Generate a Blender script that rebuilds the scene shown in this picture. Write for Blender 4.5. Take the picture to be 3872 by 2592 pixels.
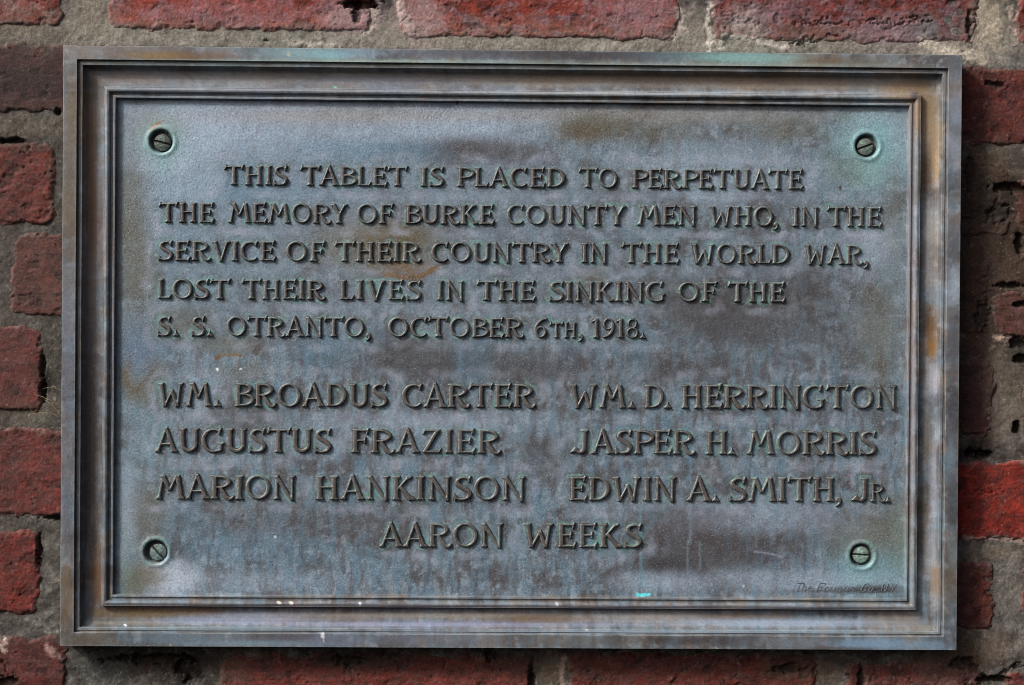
import bpy, math, random
import numpy as np
from mathutils import Vector

# ------------------------------------------------------------------ camera, world, sun, exposure
for o in list(bpy.data.objects): bpy.data.objects.remove(o)
SC = bpy.context.scene; COL = SC.collection
CAM_LOC = np.array([-0.02227098, -1.33302166, 0.01530898])
CAM_ROT = (1.56322761, -0.00778155, -0.01658219)
cd = bpy.data.cameras.new('camera'); cam = bpy.data.objects.new('camera', cd); COL.objects.link(cam)
cd.lens = 40; cd.sensor_width = 23.6; cd.sensor_fit = 'HORIZONTAL'; cd.clip_start = .01; cd.clip_end = 200
cam.location = CAM_LOC; cam.rotation_euler = CAM_ROT; SC.camera = cam

SUN_DIR = Vector((-0.98, -0.68, 0.90)).normalized()      # towards the light: high, from the upper left
w = bpy.data.worlds.new('World'); SC.world = w; w.use_nodes = True
nt = w.node_tree; bg = nt.nodes['Background']; sky = nt.nodes.new('ShaderNodeTexSky')
sky.sky_type = 'NISHITA'; sky.sun_disc = False
sky.sun_elevation = math.asin(SUN_DIR.z); sky.sun_rotation = math.atan2(SUN_DIR.x, SUN_DIR.y)
sky.air_density = 0.3; sky.dust_density = 9.0; sky.ozone_density = 1.0
nt.links.new(sky.outputs[0], bg.inputs[0]); bg.inputs[1].default_value = 0.05
sl = bpy.data.lights.new('sun', 'SUN'); sun = bpy.data.objects.new('sun', sl); COL.objects.link(sun)
sl.energy = 1.5; sl.angle = math.radians(10); sl.color = (1, .97, .92)
sun.rotation_euler = SUN_DIR.to_track_quat('Z', 'Y').to_euler()
SC.view_settings.view_transform = 'Standard'; SC.view_settings.look = 'None'
SC.view_settings.exposure = 1.22; SC.view_settings.gamma = 1
SC.render.engine = 'CYCLES'; SC.cycles.filter_width = 0.9

# ------------------------------------------------------------------ helpers: photo pixels <-> planes in the place
def _rot(e):
    a, b, c = e
    Rx = np.array([[1,0,0],[0,math.cos(a),-math.sin(a)],[0,math.sin(a),math.cos(a)]])
    Ry = np.array([[math.cos(b),0,math.sin(b)],[0,1,0],[-math.sin(b),0,math.cos(b)]])
    Rz = np.array([[math.cos(c),-math.sin(c),0],[math.sin(c),math.cos(c),0],[0,0,1]])
    return Rz @ Ry @ Rx
RM = _rot(CAM_ROT); FP = 40/23.6*3872
def at(px, py, y):                       # full photo pixel -> x, z on the plane at depth y
    d = RM @ np.array([(px-1936)/FP, -(py-1296)/FP, -1.0]); t = (y-CAM_LOC[1])/d[1]
    return CAM_LOC[0]+t*d[0], CAM_LOC[2]+t*d[2]
def to_px(x, y, z):                      # arrays -> full photo pixels (only used to look up where a stain lies)
    X = np.stack([x-CAM_LOC[0], y-CAM_LOC[1]+0*x, z-CAM_LOC[2]], -1) @ RM
    return 1936+FP*X[...,0]/-X[...,2], 1296-FP*X[...,1]/-X[...,2]

def lin(c):
    c = np.asarray(c, float)/255.0
    return np.where(c <= .04045, c/12.92, ((c+.055)/1.055)**2.4)
def hash01(ix, iy, seed):
    h = (ix.astype(np.int64)*374761393 + iy.astype(np.int64)*668265263 + seed*1274126177) & 0xffffffff
    h = ((h ^ (h >> 13))*1274126177) & 0xffffffff
    return ((h ^ (h >> 16)) & 0xffffff)/float(0xffffff)
def gn(x, y, seed=0):                    # gradient noise about -1..1
    ix = np.floor(x); iy = np.floor(y); fx = x-ix; fy = y-iy
    u = fx*fx*fx*(fx*(fx*6-15)+10); v = fy*fy*fy*(fy*(fy*6-15)+10)
    def g(a, b):
        t = hash01(ix+a, iy+b, seed)*2*math.pi
        return np.cos(t)*(fx-a)+np.sin(t)*(fy-b)
    a = g(0,0)*(1-u)+g(1,0)*u; b = g(0,1)*(1-u)+g(1,1)*u
    return (a*(1-v)+b*v)*1.5
def fbm(x, y, octv=4, seed=0, gain=.5):
    s = 0; a = 1; t = 0
    for i in range(octv):
        s = s+a*gn(x*2**i+17.3*i, y*2**i-9.1*i, seed+i*7); t += a*a; a *= gain
    return s/math.sqrt(t)
def cells(x, y, seed=0):                 # distance to scattered points, and that point's random value
    ix = np.floor(x); iy = np.floor(y); best = np.full(x.shape, 9.0); rv = np.zeros(x.shape)
    for a in (-1,0,1):
        for b in (-1,0,1):
            cx = ix+a; cy = iy+b
            d = np.hypot(cx+hash01(cx,cy,seed)-x, cy+hash01(cx,cy,seed+5)-y)
            m = d < best; best = np.where(m, d, best); rv = np.where(m, hash01(cx,cy,seed+11), rv)
    return best, rv
def sst(a, b, x):
    t = np.clip((x-a)/(b-a), 0, 1); return t*t*(3-2*t)
def seg_dist(x, y, pts):
    d = np.full(x.shape, 1e9)
    for (x0,y0),(x1,y1) in zip(pts, pts[1:]):
        dx = x1-x0; dy = y1-y0; t = np.clip(((x-x0)*dx+(y-y0)*dy)/(dx*dx+dy*dy+1e-9), 0, 1)
        d = np.minimum(d, np.hypot(x-x0-t*dx, y-y0-t*dy))
    return d
def mixc(c, col, wgt):
    return c*(1-wgt[...,None])+lin(col)*wgt[...,None]

def mesh_from(name, V, F, cols=None, smooth=True):
    me = bpy.data.meshes.new(name); V = np.asarray(V, np.float32); F = np.asarray(F, np.int32)
    me.vertices.add(len(V)); me.vertices.foreach_set('co', V.ravel())
    n = F.shape[1]; me.loops.add(F.size); me.loops.foreach_set('vertex_index', F.ravel())
    me.polygons.add(len(F)); me.polygons.foreach_set('loop_start', np.arange(0, F.size, n, dtype=np.int32))
    me.polygons.foreach_set('loop_total', np.full(len(F), n, np.int32))
    if smooth: me.polygons.foreach_set('use_smooth', np.ones(len(F), bool))
    me.update(calc_edges=True)
    if cols is not None:
        at_ = me.color_attributes.new('patina', 'FLOAT_COLOR', 'POINT')
        c = np.ones((len(V), 4), np.float32); c[:, :3] = np.clip(cols, 0, 1); at_.data.foreach_set('color', c.ravel())
    me.validate()
    return me
def link(name, me, mat, parent=None, loc=None):
    o = bpy.data.objects.new(name, me); COL.objects.link(o)
    if mat and not me.materials: me.materials.append(mat)
    if parent:
        o.parent = parent; o.location = Vector(loc or (0,0,0))-parent.location
    else: o.location = loc or (0,0,0)
    return o
def thing(name, loc, label, cat):
    o = bpy.data.objects.new(name, None); o.location = loc; COL.objects.link(o)
    o.empty_display_size = .05; o['label'] = label; o['category'] = cat
    return o
def grid_faces(nx, nz, keep=None):       # vertex id = j*nx+i ; faces look towards -y
    i, j = np.meshgrid(np.arange(nx-1), np.arange(nz-1))
    a = (j*nx+i).ravel(); F = np.stack([a, a+1, a+1+nx, a+nx], 1)
    return F if keep is None else F[keep.ravel()]
def compact(V, F, extra=None):
    u = np.unique(F); m = np.full(len(V), -1); m[u] = np.arange(len(u))
    return V[u], m[F], (None if extra is None else extra[u])

# ------------------------------------------------------------------ materials
def node_mat(name, build):
    m = bpy.data.materials.new(name); m.use_nodes = True; t = m.node_tree
    build(t, t.nodes['Principled BSDF']); return m
def N(t, typ, **kw):
    n = t.nodes.new(typ)
    for k, v in kw.items():
        if k in n.inputs.keys(): n.inputs[k].default_value = v
        else: setattr(n, k, v)
    return n
def ramp(t, src, stops):
    r = t.nodes.new('ShaderNodeValToRGB'); t.links.new(src, r.inputs[0]); e = r.color_ramp.elements
    while len(e) < len(stops): e.new(.5)
    for i, (p, c) in enumerate(stops):
        e[i].position = p; e[i].color = (c, c, c, 1) if not isinstance(c, tuple) else (*c, 1)
    return r.outputs[0]
def mixn(t, a, b, fac, mode='MIX'):
    m = t.nodes.new('ShaderNodeMix'); m.data_type = 'RGBA'; m.blend_type = mode
    for s, v in ((m.inputs[6], a), (m.inputs[7], b), (m.inputs[0], fac)):
        if isinstance(v, bpy.types.NodeSocket): t.links.new(v, s)
        elif isinstance(v, (int, float)): s.default_value = v if s.type == 'VALUE' else (v, v, v, 1)
        else: s.default_value = (*v, 1)
    return m.outputs[2]
def bumps(t, bsdf, layers, pos):
    prev = None
    for scale, detail, dist in layers:
        n = N(t, 'ShaderNodeTexNoise', Scale=scale, Detail=detail, Roughness=.65); t.links.new(pos, n.inputs['Vector'])
        b = N(t, 'ShaderNodeBump', Strength=1.0, Distance=dist); t.links.new(n.outputs[0], b.inputs['Height'])
        if prev: t.links.new(prev, b.inputs['Normal'])
        prev = b.outputs[0]
    t.links.new(prev, bsdf.inputs['Normal'])

def build_bronze(t, b, q=1.0):
    pos = N(t, 'ShaderNodeNewGeometry').outputs['Position']
    at_ = N(t, 'ShaderNodeAttribute', attribute_name='patina').outputs['Color']
    n1 = N(t, 'ShaderNodeTexNoise', Scale=620, Detail=4, Roughness=.7); t.links.new(pos, n1.inputs['Vector'])
    f = ramp(t, n1.outputs[0], [(.30, 1-.30*q), (.5, 1.0), (.70, 1+.34*q)])
    c = mixn(t, at_, f, 1.0, 'MULTIPLY')
    n2 = N(t, 'ShaderNodeTexNoise', Scale=1150, Detail=2, Roughness=.6); t.links.new(pos, n2.inputs['Vector'])
    s = ramp(t, n2.outputs[0], [(.60, 0.0), (.70, .40*q)])
    c = mixn(t, c, (.42, .50, .56), s)
    n3 = N(t, 'ShaderNodeTexNoise', Scale=480, Detail=3, Roughness=.6); t.links.new(pos, n3.inputs['Vector'])
    s3 = ramp(t, n3.outputs[0], [(.28, .55*q), (.36, 0.0)])
    c = mixn(t, c, (.035, .032, .03), s3)
    t.links.new(c, b.inputs['Base Color'])
    b.inputs['Metallic'].default_value = .12; b.inputs['Specular IOR Level'].default_value = .45
    t.links.new(ramp(t, n1.outputs[0], [(.3, .30+.08*q), (.7, .46+.16*q)]), b.inputs['Roughness'])
    bumps(t, b, [(700, 3, .00032*q), (1700, 2, .00016*q)], pos)
M_BRONZE = node_mat('patinated_bronze', build_bronze)
M_FRAME = node_mat('smooth_patinated_bronze', lambda t, b: build_bronze(t, b, .38))

def build_letter(t, b):
    geo = N(t, 'ShaderNodeNewGeometry'); pos = geo.outputs['Position']
    at_ = N(t, 'ShaderNodeAttribute', attribute_name='patina').outputs['Color']
    n0 = N(t, 'ShaderNodeTexNoise', Scale=55, Detail=4, Roughness=.6); t.links.new(pos, n0.inputs['Vector'])
    brown = mixn(t, lin((86,76,71)), lin((98,93,92)), ramp(t, n0.outputs[0], [(.35, 0.0), (.65, 1.0)]))
    verd_shade = mixn(t, lin((46,42,38)), lin((104,142,134)), ramp(t, n0.outputs[0], [(.42, 0.0), (.66, 1.0)]))  # verdigris, with the shadow line at the letter foot darkened into it
    sep = N(t, 'ShaderNodeSeparateColor'); t.links.new(at_, sep.inputs[0])
    n1 = N(t, 'ShaderNodeTexNoise', Scale=500, Detail=3, Roughness=.7); t.links.new(pos, n1.inputs['Vector'])
    c = mixn(t, verd_shade, brown, sep.outputs[0])
    mm = N(t, 'ShaderNodeMath', operation='MULTIPLY'); t.links.new(sep.outputs[1], mm.inputs[0]); t.links.new(ramp(t, n1.outputs[0], [(.38, .10), (.62, .62)]), mm.inputs[1])
    c = mixn(t, c, lin((130,146,150)), mm.outputs[0])
    c = mixn(t, c, ramp(t, n1.outputs[0], [(.3, .68), (.7, 1.35)]), 1.0, 'MULTIPLY')
    t.links.new(c, b.inputs['Base Color'])
    b.inputs['Metallic'].default_value = .25; b.inputs['Roughness'].default_value = .46
    bumps(t, b, [(600, 3, .0003)], pos)
M_LETTER = node_mat('worn_bronze_lettering', build_letter)

def build_masonry(strong, speck, rough, coarse=.0006):
    def f(t, b):
        pos = N(t, 'ShaderNodeNewGeometry').outputs['Position']
        at_ = N(t, 'ShaderNodeAttribute', attribute_name='patina').outputs['Color']
        n1 = N(t, 'ShaderNodeTexNoise', Scale=420, Detail=5, Roughness=.75); t.links.new(pos, n1.inputs['Vector'])
        c = mixn(t, at_, ramp(t, n1.outputs[0], [(.28, 1-strong), (.5, 1.0), (.72, 1+strong)]), 1.0, 'MULTIPLY')
        n2 = N(t, 'ShaderNodeTexNoise', Scale=230, Detail=4, Roughness=.7); t.links.new(pos, n2.inputs['Vector'])
        c = mixn(t, c, speck, ramp(t, n2.outputs[0], [(.60, 0.0), (.74, .45)]))
        c = mixn(t, c, (.012, .010, .009), ramp(t, n2.outputs[0], [(.27, .75), (.35, 0.0)]))
        t.links.new(c, b.inputs['Base Color']); b.inputs['Roughness'].default_value = rough
        b.inputs['Specular IOR Level'].default_value = .3
        bumps(t, b, [(170, 4, coarse), (480, 4, .0005), (1100, 2, .0003)], pos)
    return f
M_BRICK = node_mat('weathered_red_brick', build_masonry(.42, (.28, .23, .23), .8, .00025))
M_MORTAR = node_mat('gritty_lime_mortar', build_masonry(.5, (.36, .34, .31), .95))

# ------------------------------------------------------------------ patina, stains and some painted shade of the plaque (D units: photo at 2342 wide)
K = 3872/2342.0
CY = (112,172,184); LV = (148,165,184); BR = (84,74,66); RB = (116,84,52); OL = (100,96,78); PG = (72,67,68); BLU = (86,122,144); BG = (142,136,128)
PATCH = [  # x, y, rx, ry, colour, strength
 # panel
 (420,480,190,260,(100,134,154),.45),(700,380,500,160,(128,148,168),.35),(900,560,600,200,(108,122,138),.3),(330,1000,70,260,(108,136,148),.4),
 (600,280,300,60,LV,.55),(430,320,130,90,LV,.5),(1000,290,160,50,LV,.5),(1150,270,150,50,LV,.4),(1650,400,200,60,LV,.45),(2020,300,70,120,LV,.5),
 (780,265,300,18,BG,.5),(1500,262,420,20,BG,.55),
 (1340,292,75,32,OL,.85),(1340,300,45,20,(92,80,62),.8),(1490,298,110,28,OL,.55),(1790,295,90,30,OL,.6),
 (1070,345,140,28,PG,.8),(930,345,110,22,BLU,.6),(760,350,110,26,BLU,.45),(1060,338,50,16,(78,72,72),.6),
 (1985,345,82,85,(116,158,164),.8),(1960,390,60,40,OL,.35),(2015,325,20,50,CY,.3),
 (368,290,62,30,(132,122,112),.5),(368,325,52,52,(112,150,150),.8),(375,375,60,26,LV,.6),
 (300,520,40,170,OL,.7),(330,640,40,60,OL,.45),(430,440,90,30,LV,.4),(560,420,50,60,BLU,.5),(610,440,220,26,BLU,.35),
 (318,805,58,62,(92,112,136),.85),(320,895,36,30,OL,.8),(355,850,26,30,OL,.5),(290,860,16,40,OL,.7),(415,740,80,40,OL,.5),
 (530,790,70,22,OL,.6),(560,850,60,24,OL,.5),(470,900,50,60,LV,.3),
 (870,560,140,58,(104,96,72),.8),(915,545,60,30,(98,84,52),.7),(930,610,60,14,(118,94,60),.6),
 (1350,640,40,30,OL,.5),(1290,500,60,24,LV,.3),
 (960,825,170,44,PG,.85),(1180,840,90,40,PG,.7),(1300,850,60,60,(74,70,76),.55),(740,800,60,44,BLU,.55),(1080,830,40,70,BLU,.35),
 (1640,690,170,60,PG,.85),(1840,660,90,60,PG,.6),(1690,755,160,44,PG,.75),(1560,840,200,40,PG,.5),(1460,800,20,60,BLU,.5),(1900,770,110,60,PG,.35),
 (2010,760,50,150,(104,106,98),.7),(1980,560,70,60,LV,.5),(2040,500,28,90,(110,118,112),.5),
 (700,1000,360,30,LV,.25),(1000,960,260,24,LV,.3),(560,960,90,34,PG,.6),(1250,1040,80,40,PG,.5),
 (600,1190,220,40,PG,.4),(820,1200,120,44,PG,.4),(640,1262,70,40,BLU,.35),(500,1260,90,40,BLU,.3),(372,372,26,30,(110,146,150),.6),(1990,385,26,40,(116,158,156),.5),(1966,1320,34,30,(124,164,162),.6),(850,1280,60,34,BLU,.3),(420,1200,60,40,BLU,.35),(560,1330,200,24,LV,.35),
 (1580,1230,120,95,(80,72,74),.85),(1530,1298,60,28,(58,54,56),.8),(1700,1260,130,50,PG,.55),(1900,1200,120,50,PG,.4),
 (1780,1190,200,30,LV,.35),(1650,1150,260,16,LV,.35),
 (380,1320,70,36,(160,172,188),1.0),(330,1320,46,30,OL,.9),(300,1330,26,40,(92,100,82),.8),(330,1180,50,80,OL,.6),(290,1160,24,90,LV,.5),(285,1260,20,60,(120,142,150),.6),
 (1990,1290,85,75,(110,150,160),.8),(1975,1230,90,40,(112,108,100),.5),(2020,1200,50,70,OL,.5),(2055,1230,20,90,(112,128,120),.5),
 (1500,1330,90,22,LV,.6),(1820,1330,220,26,LV,.5),(2000,1348,60,9,(58,50,46),.85),(1930,1352,120,5,(66,60,58),.6),
 # frame: outer border, top
 (300,118,130,18,(120,112,106),.8),(420,130,120,10,RB,.9),(360,128,60,8,(132,112,60),.8),(690,122,110,16,(112,150,160),.9),(760,126,50,10,CY,.8),(820,118,60,14,(112,142,164),.8),
 (1000,118,120,16,(88,96,112),.8),(1280,122,200,18,(70,66,72),.9),(1430,122,120,18,(72,74,84),.8),(1580,126,110,12,(86,112,120),.8),(1690,132,110,12,(116,168,166),.9),(1780,138,60,12,(122,160,156),.8),(1900,142,80,12,(112,98,74),.85),
 (2000,142,60,14,(110,112,110),.6),(2180,150,20,20,(104,112,120),.6),
 # outer border, right
 (2186,250,16,50,(124,134,152),.7),(2186,330,16,50,(128,142,162),.8),(2186,420,16,30,PG,.5),(2186,300,14,16,PG,.5),(2182,560,16,70,(92,94,104),.7),(2182,780,16,80,(84,88,100),.85),(2184,650,16,40,LV,.7),(2180,960,16,90,(72,68,74),.85),(2176,1060,10,60,(110,138,156),.7),
 (2178,1150,14,80,(76,72,78),.8),(2175,1330,18,60,(96,84,66),.8),(2180,1260,12,40,(104,124,136),.6),
 # outer border, left
 (165,260,18,110,(106,94,76),.9),(160,450,18,130,(104,90,68),.9),(158,650,16,60,(96,92,88),.7),(155,760,18,120,(102,110,126),.7),(154,960,16,140,(92,94,106),.7),(152,1180,16,100,(88,92,104),.7),(152,1360,18,80,(108,88,60),.9),
 # outer border, bottom
 (200,1465,70,18,(98,92,80),.9),(420,1462,110,16,(96,118,136),.9),(640,1455,90,14,(82,76,84),.8),(600,1472,160,6,(106,140,160),.7),(760,1466,100,14,(104,114,138),.7),(1000,1460,160,18,(108,116,132),.7),(1300,1468,160,14,(106,104,100),.6),
 (1600,1466,120,12,(72,66,70),.85),(1800,1468,100,14,(110,116,126),.6),(2000,1474,90,14,(108,146,176),.95),(2130,1478,50,12,(106,136,160),.8),(1920,1485,90,5,(86,74,70),.7),
 # inner lip beads
 (700,142,500,5,(140,168,158),.8),(1500,150,500,5,(142,158,148),.7),(180,700,5,500,(98,90,84),.7),(500,1438,250,6,(112,142,156),.7),(1500,1446,600,5,(130,156,176),.8),
 # cove, top
 (700,178,400,16,(150,144,138),.7),(900,184,250,9,(128,138,156),.7),(1300,182,300,16,(162,158,152),.8),(1800,192,300,14,(152,140,124),.95),(1550,180,400,8,(140,118,88),.6),(1250,186,120,8,(150,134,112),.6),(300,176,70,16,(138,122,112),.7),(1500,172,500,6,(110,82,48),.55),
 (2070,210,60,22,(150,122,82),.9),(2105,250,22,60,(140,110,70),.9),
 # cove, right
 (2130,300,20,90,(150,128,92),.9),(2118,400,14,60,(92,66,38),.9),(2140,380,8,50,(168,136,92),.8),(2130,520,18,60,(150,146,142),.7),(2125,620,18,60,(138,134,132),.7),(2128,765,15,52,(128,92,44),.97),(2132,800,10,20,(140,100,46),.95),(2120,730,10,40,(84,64,42),.8),
 (2132,870,16,40,(152,154,166),.8),(2120,1000,12,90,(104,98,88),.8),(2134,1100,8,100,(138,144,160),.7),(2112,1200,10,90,(84,74,56),.8),(2130,1260,14,60,(142,148,158),.7),(2140,1330,12,40,(144,112,74),.7),(2060,1400,40,12,(140,124,110),.5),
 # cove, left: rusty browns, with the shade of this side painted in
 (200,260,26,90,(120,98,74),.95),(208,400,14,120,(126,92,58),.95),(212,520,12,100,(112,82,54),.9),(232,520,6,120,(116,84,78),.6),(206,700,20,90,(104,96,92),.8),(206,900,22,150,(92,82,78),.95),(206,1120,22,150,(84,72,64),.95),(212,1220,8,60,(118,116,124),.7),
 (220,1330,18,80,(118,84,48),.9),(214,1230,8,40,(72,64,56),.7),
 # cove, bottom
 (310,1402,110,14,(116,94,54),.95),(420,1400,90,10,(120,96,60),.8),(290,1425,100,8,(104,96,74),.7),(600,1412,140,12,(140,146,166),.8),(480,1420,150,7,(124,138,164),.8),(760,1412,80,10,(116,108,102),.7),(1000,1408,260,8,(148,140,130),.8),(1000,1428,400,7,(124,134,166),.8),
 (1240,1415,90,10,(120,94,62),.85),(1500,1412,180,14,(150,146,144),.8),(1700,1410,110,8,(116,100,82),.7),(1800,1425,260,9,(140,160,184),.9),(2050,1420,60,14,(138,128,116),.6),(2110,1440,30,12,(126,120,104),.7),
 # bead
 (700,206,500,5,(124,130,146),.7),(1500,214,500,5,(160,170,180),.7),(260,600,6,500,(122,112,114),.5),(2085,700,8,500,(132,124,132),.7),(700,1388,500,7,(96,88,100),.8),(1500,1392,500,7,(94,90,102),.8),(300,1393,60,6,(108,74,46),.8),(460,1394,60,5,(112,76,44),.7),(2093,222,10,10,(66,58,70),.9),
]
THIN = [  # polyline stains: points, width, colour, strength
 ([(878,625),(905,632),(940,636),(965,632),(998,612)],9,(116,88,48),.85),([(845,545),(850,580),(848,610)],12,(108,92,56),.5),([(905,600),(930,612),(950,632)],10,(116,92,48),.6),
 ([(493,819),(505,812),(520,813),(535,811),(552,814)],4.6,(122,96,52),.8),([(494,822),(500,818)],4,(110,74,30),.9),([(655,580),(668,578)],6,(120,88,40),.8),
 ([(1464,1165),(1466,1210),(1470,1240)],5,(96,138,146),.7),([(1466,1265),(1467,1345)],5,(92,134,148),.6),([(1600,1240),(1601,1300)],4,(100,132,146),.5),([(640,1170),(641,1240)],7,(92,122,146),.5),([(760,1165),(761,1260)],6,(88,118,140),.5),([(905,1270),(906,1330)],7,(88,120,146),.5),([(1110,1270),(1111,1335)],8,(90,122,148),.5),([(1330,1268),(1331,1325)],7,(86,118,142),.5),([(700,790),(701,860)],7,(94,124,150),.5),([(1050,785),(1051,850)],8,(92,122,146),.5),([(830,785),(831,850)],5,(96,122,140),.45),([(1458,1361),(1484,1361)],5.5,(86,196,206),1.0),([(1572,1240),(1573,1320)],4,(100,128,140),.6),([(1582,1130),(1578,1240)],5,(104,128,142),.5),
 ([(1520,1150),(1490,1200),(1470,1225)],10,(92,120,132),.45),
 ([(283,850),(290,875),(310,900),(330,875),(352,848)],7,(96,90,74),.7),([(345,300),(352,288),(366,281)],6,(136,112,88),.8),
 ([(637,1378),(640,1379)],5,(196,194,180),1.0),([(664,1378),(667,1380)],5,(196,194,180),1.0),([(823,1380),(824,1384)],3,(200,205,210),1.0),([(1273,1380),(1274,1384)],4,(176,184,200),.9),
 ([(738,1456),(738,1450)],5,(200,204,206),.9),([(740,1452),(740,1466)],2.4,(190,196,200),.9),([(853,112),(853,132)],3.5,(128,146,160),.9),([(660,123),(660,126)],4,(196,176,156),.9),([(765,200),(767,201)],4,(90,190,180),1.0),
 ([(497,844),(497,847)],3,(220,224,228),1.0),([(550,844),(551,845)],2.4,(200,206,214),1.0),([(629,1227),(630,1229)],3.2,(176,206,214),1.0),([(1921,430),(1922,433)],5,(86,70,66),1.0),([(1046,232),(1046,238)],3.2,(86,46,30),1.0),
 ([(1726,1262),(1760,1266),(1790,1275)],3.2,(136,140,158),.6),([(1940,1190),(1930,1165)],8,(96,84,60),.5),([(370,1354),(371,1363)],6,(150,158,166),.7),([(1700,1340),(1701,1342)],3,(180,186,192),.9),
 ([(1640,1486),(1642,1486)],4,(150,170,140),.9),([(338,1478),(339,1484)],3,(176,138,84),.9),([(390,1476),(390,1484)],3,(180,150,96),.9),
 ([(200,360),(201,420),(206,460),(204,500),(200,560)],2.0,(148,102,66),.9),([(203,590),(207,640),(205,690),(208,740)],3.0,(140,106,66),.6),
 ([(570,1440),(573,1440)],2,(200,206,212),.9),([(286,1430),(288,1431)],3.4,(204,210,216),.9),([(1020,1442),(1022,1442)],3,(200,200,190),.8),([(1340,1441),(1342,1441)],3,(206,200,170),.8),
]
def paint_bronze(px, py, frame=False):
    x = px/K; y = py/K
    c = np.zeros(x.shape+(3,))+lin((108,124,136))
    if frame: c = mixc(c, (126,112,98), sst(-.5, .35, fbm(x/120, y/70, 4, 13, .6))*.8)
    m = sst(-.15, .5, fbm(x/95, y/80, 5, 3, .6)); c = mixc(c, (76,71,70), m*.72)
    m = sst(-.05, .5, fbm(x/26, y/120, 4, 21, .62)+.35*fbm(x/200, y/120, 2, 5)); c = mixc(c, (94,122,140), m*(.40+.2*sst(600,900,y)))
    m = sst(.05, .55, fbm(x/30, y/26, 5, 33, .65)); c = mixc(c, (140,156,172), m*.5)
    m = sst(.1, .6, fbm(x/13, y/42, 4, 41, .6)); c = mixc(c, (88,84,88), m*.35)
    low = .35+.65*sst(700, 860, y); m = sst(.0, .5, fbm(x/17, y/85, 5, 47, .62)); c = mixc(c, (84,120,142), m*.52*low); m = sst(.0, .5, fbm(x/22, y/75, 5, 49, .62)); c = mixc(c, (76,64,64), m*.5*low)
    wn = fbm(x/22, y/18, 4, 55, .6); wn2 = fbm(x/9, y/9, 3, 58, .6)
    for cx, cy, rx, ry, col, s in PATCH:
        r = np.sqrt(((x-cx)/rx)**2+((y-cy)/ry)**2); sel = r < 2.3
        if not sel.any(): continue
        rr = r[sel]+.22*wn[sel]+.10*wn2[sel]
        wgt = np.zeros(x.shape); wgt[sel] = s*np.exp(-np.clip(rr, 0, 9)**3*.8)*(.9+.14*wn[sel])
        c = mixc(c, col, np.clip(wgt, 0, 1))
    for pts, wd, col, s in THIN:
        d = seg_dist(x, y, pts)+wd*.35*wn2
        c = mixc(c, col, s*(1-sst(wd*.35, wd*1.0, d)))
    n = fbm(x/5, y/5, 3, 77, .7); lum = c.mean(-1, keepdims=True); c = c*(np.clip(lum, .01, 1)/.19)**.24
    if frame: c = c*.84+c.mean(-1, keepdims=True)*np.array([1.04,1.0,.95])*.16
    return c*(1+.16*np.clip(n, -1.5, 1.5))[..., None]

# ------------------------------------------------------------------ letter shapes (cap height 1, baseline 0)
def sd_poly(P, X, Y):                    # signed distance, positive inside
    P = np.asarray(P, float); n = len(P); d = np.full(X.shape, 1e9); s = np.ones(X.shape)
    for i in range(n):
        a = P[i]; b = P[i-1]; ex, ey = b-a; wx = X-a[0]; wy = Y-a[1]
        t = np.clip((wx*ex+wy*ey)/(ex*ex+ey*ey+1e-12), 0, 1); d = np.minimum(d, (wx-ex*t)**2+(wy-ey*t)**2)
        c1 = Y >= a[1]; c2 = Y < b[1]; c3 = ex*wy > ey*wx
        s = np.where((c1 & c2 & c3) | (~c1 & ~c2 & ~c3), -s, s)
    return -s*np.sqrt(d)
def stroke(pts, ws):                     # outline of a path of changing width
    P = np.asarray(pts, float); T = np.gradient(P, axis=0); T /= np.linalg.norm(T, axis=1)[:, None]+1e-9
    Nn = np.stack([-T[:,1], T[:,0]], 1); W_ = np.interp(np.linspace(0,1,len(P)), np.linspace(0,1,len(ws)), ws)[:, None]/2
    return np.vstack([P+Nn*W_, (P-Nn*W_)[::-1]])
def spl(ctrl, n=14):                     # Catmull-Rom through the control points
    c = np.asarray(ctrl, float); c = np.vstack([2*c[0]-c[1], c, 2*c[-1]-c[-2]]); out = []
    for i in range(1, len(c)-2):
        for t in np.linspace(0, 1, n, endpoint=False):
            a, b, e, f = c[i-1], c[i], c[i+1], c[i+2]
            out.append(.5*((2*b)+(e-a)*t+(2*a-5*b+4*e-f)*t*t+(3*b-a-3*e+f)*t**3))
    return np.array(out+[c[-2]])
def ell(cx, cy, rx, ry, a0=0, a1=360, n=48, tilt=0):
    a = np.radians(np.linspace(a0, a1, n)); x = rx*np.cos(a); y = ry*np.sin(a); t = math.radians(tilt)
    return np.stack([cx+x*math.cos(t)-y*math.sin(t), cy+x*math.sin(t)+y*math.cos(t)], 1)
S = .165; TN = .095
def st(x0, y0, x1, y1, w0=S, w1=None):   # straight stem, a little waisted
    w1 = w1 or w0; m = .94; dx = x1-x0; dy = y1-y0; L = math.hypot(dx, dy); nx = dy/L/2; ny = -dx/L/2
    xm = (x0+x1)/2; ym = (y0+y1)/2; wm = (w0+w1)/2*m
    return [(x0+nx*w0,y0+ny*w0),(xm+nx*wm,ym+ny*wm),(x1+nx*w1,y1+ny*w1),(x1-nx*w1,y1-ny*w1),(xm-nx*wm,ym-ny*wm),(x0-nx*w0,y0-ny*w0)]
def foot(x, w=S, e=.055): h = w/2; return [(x-h-e,-.005),(x+h+e,-.005),(x+h+e*.8,.045),(x+h*.7,.13),(x-h*.7,.13),(x-h-e*.8,.045)]
def head(x, w=S, e=.05): h = w/2; return [(x-h-e,1.005),(x+h+e,1.005),(x+h+e*.8,.955),(x+h*.7,.88),(x-h*.7,.88),(x-h-e*.8,.955)]
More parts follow.
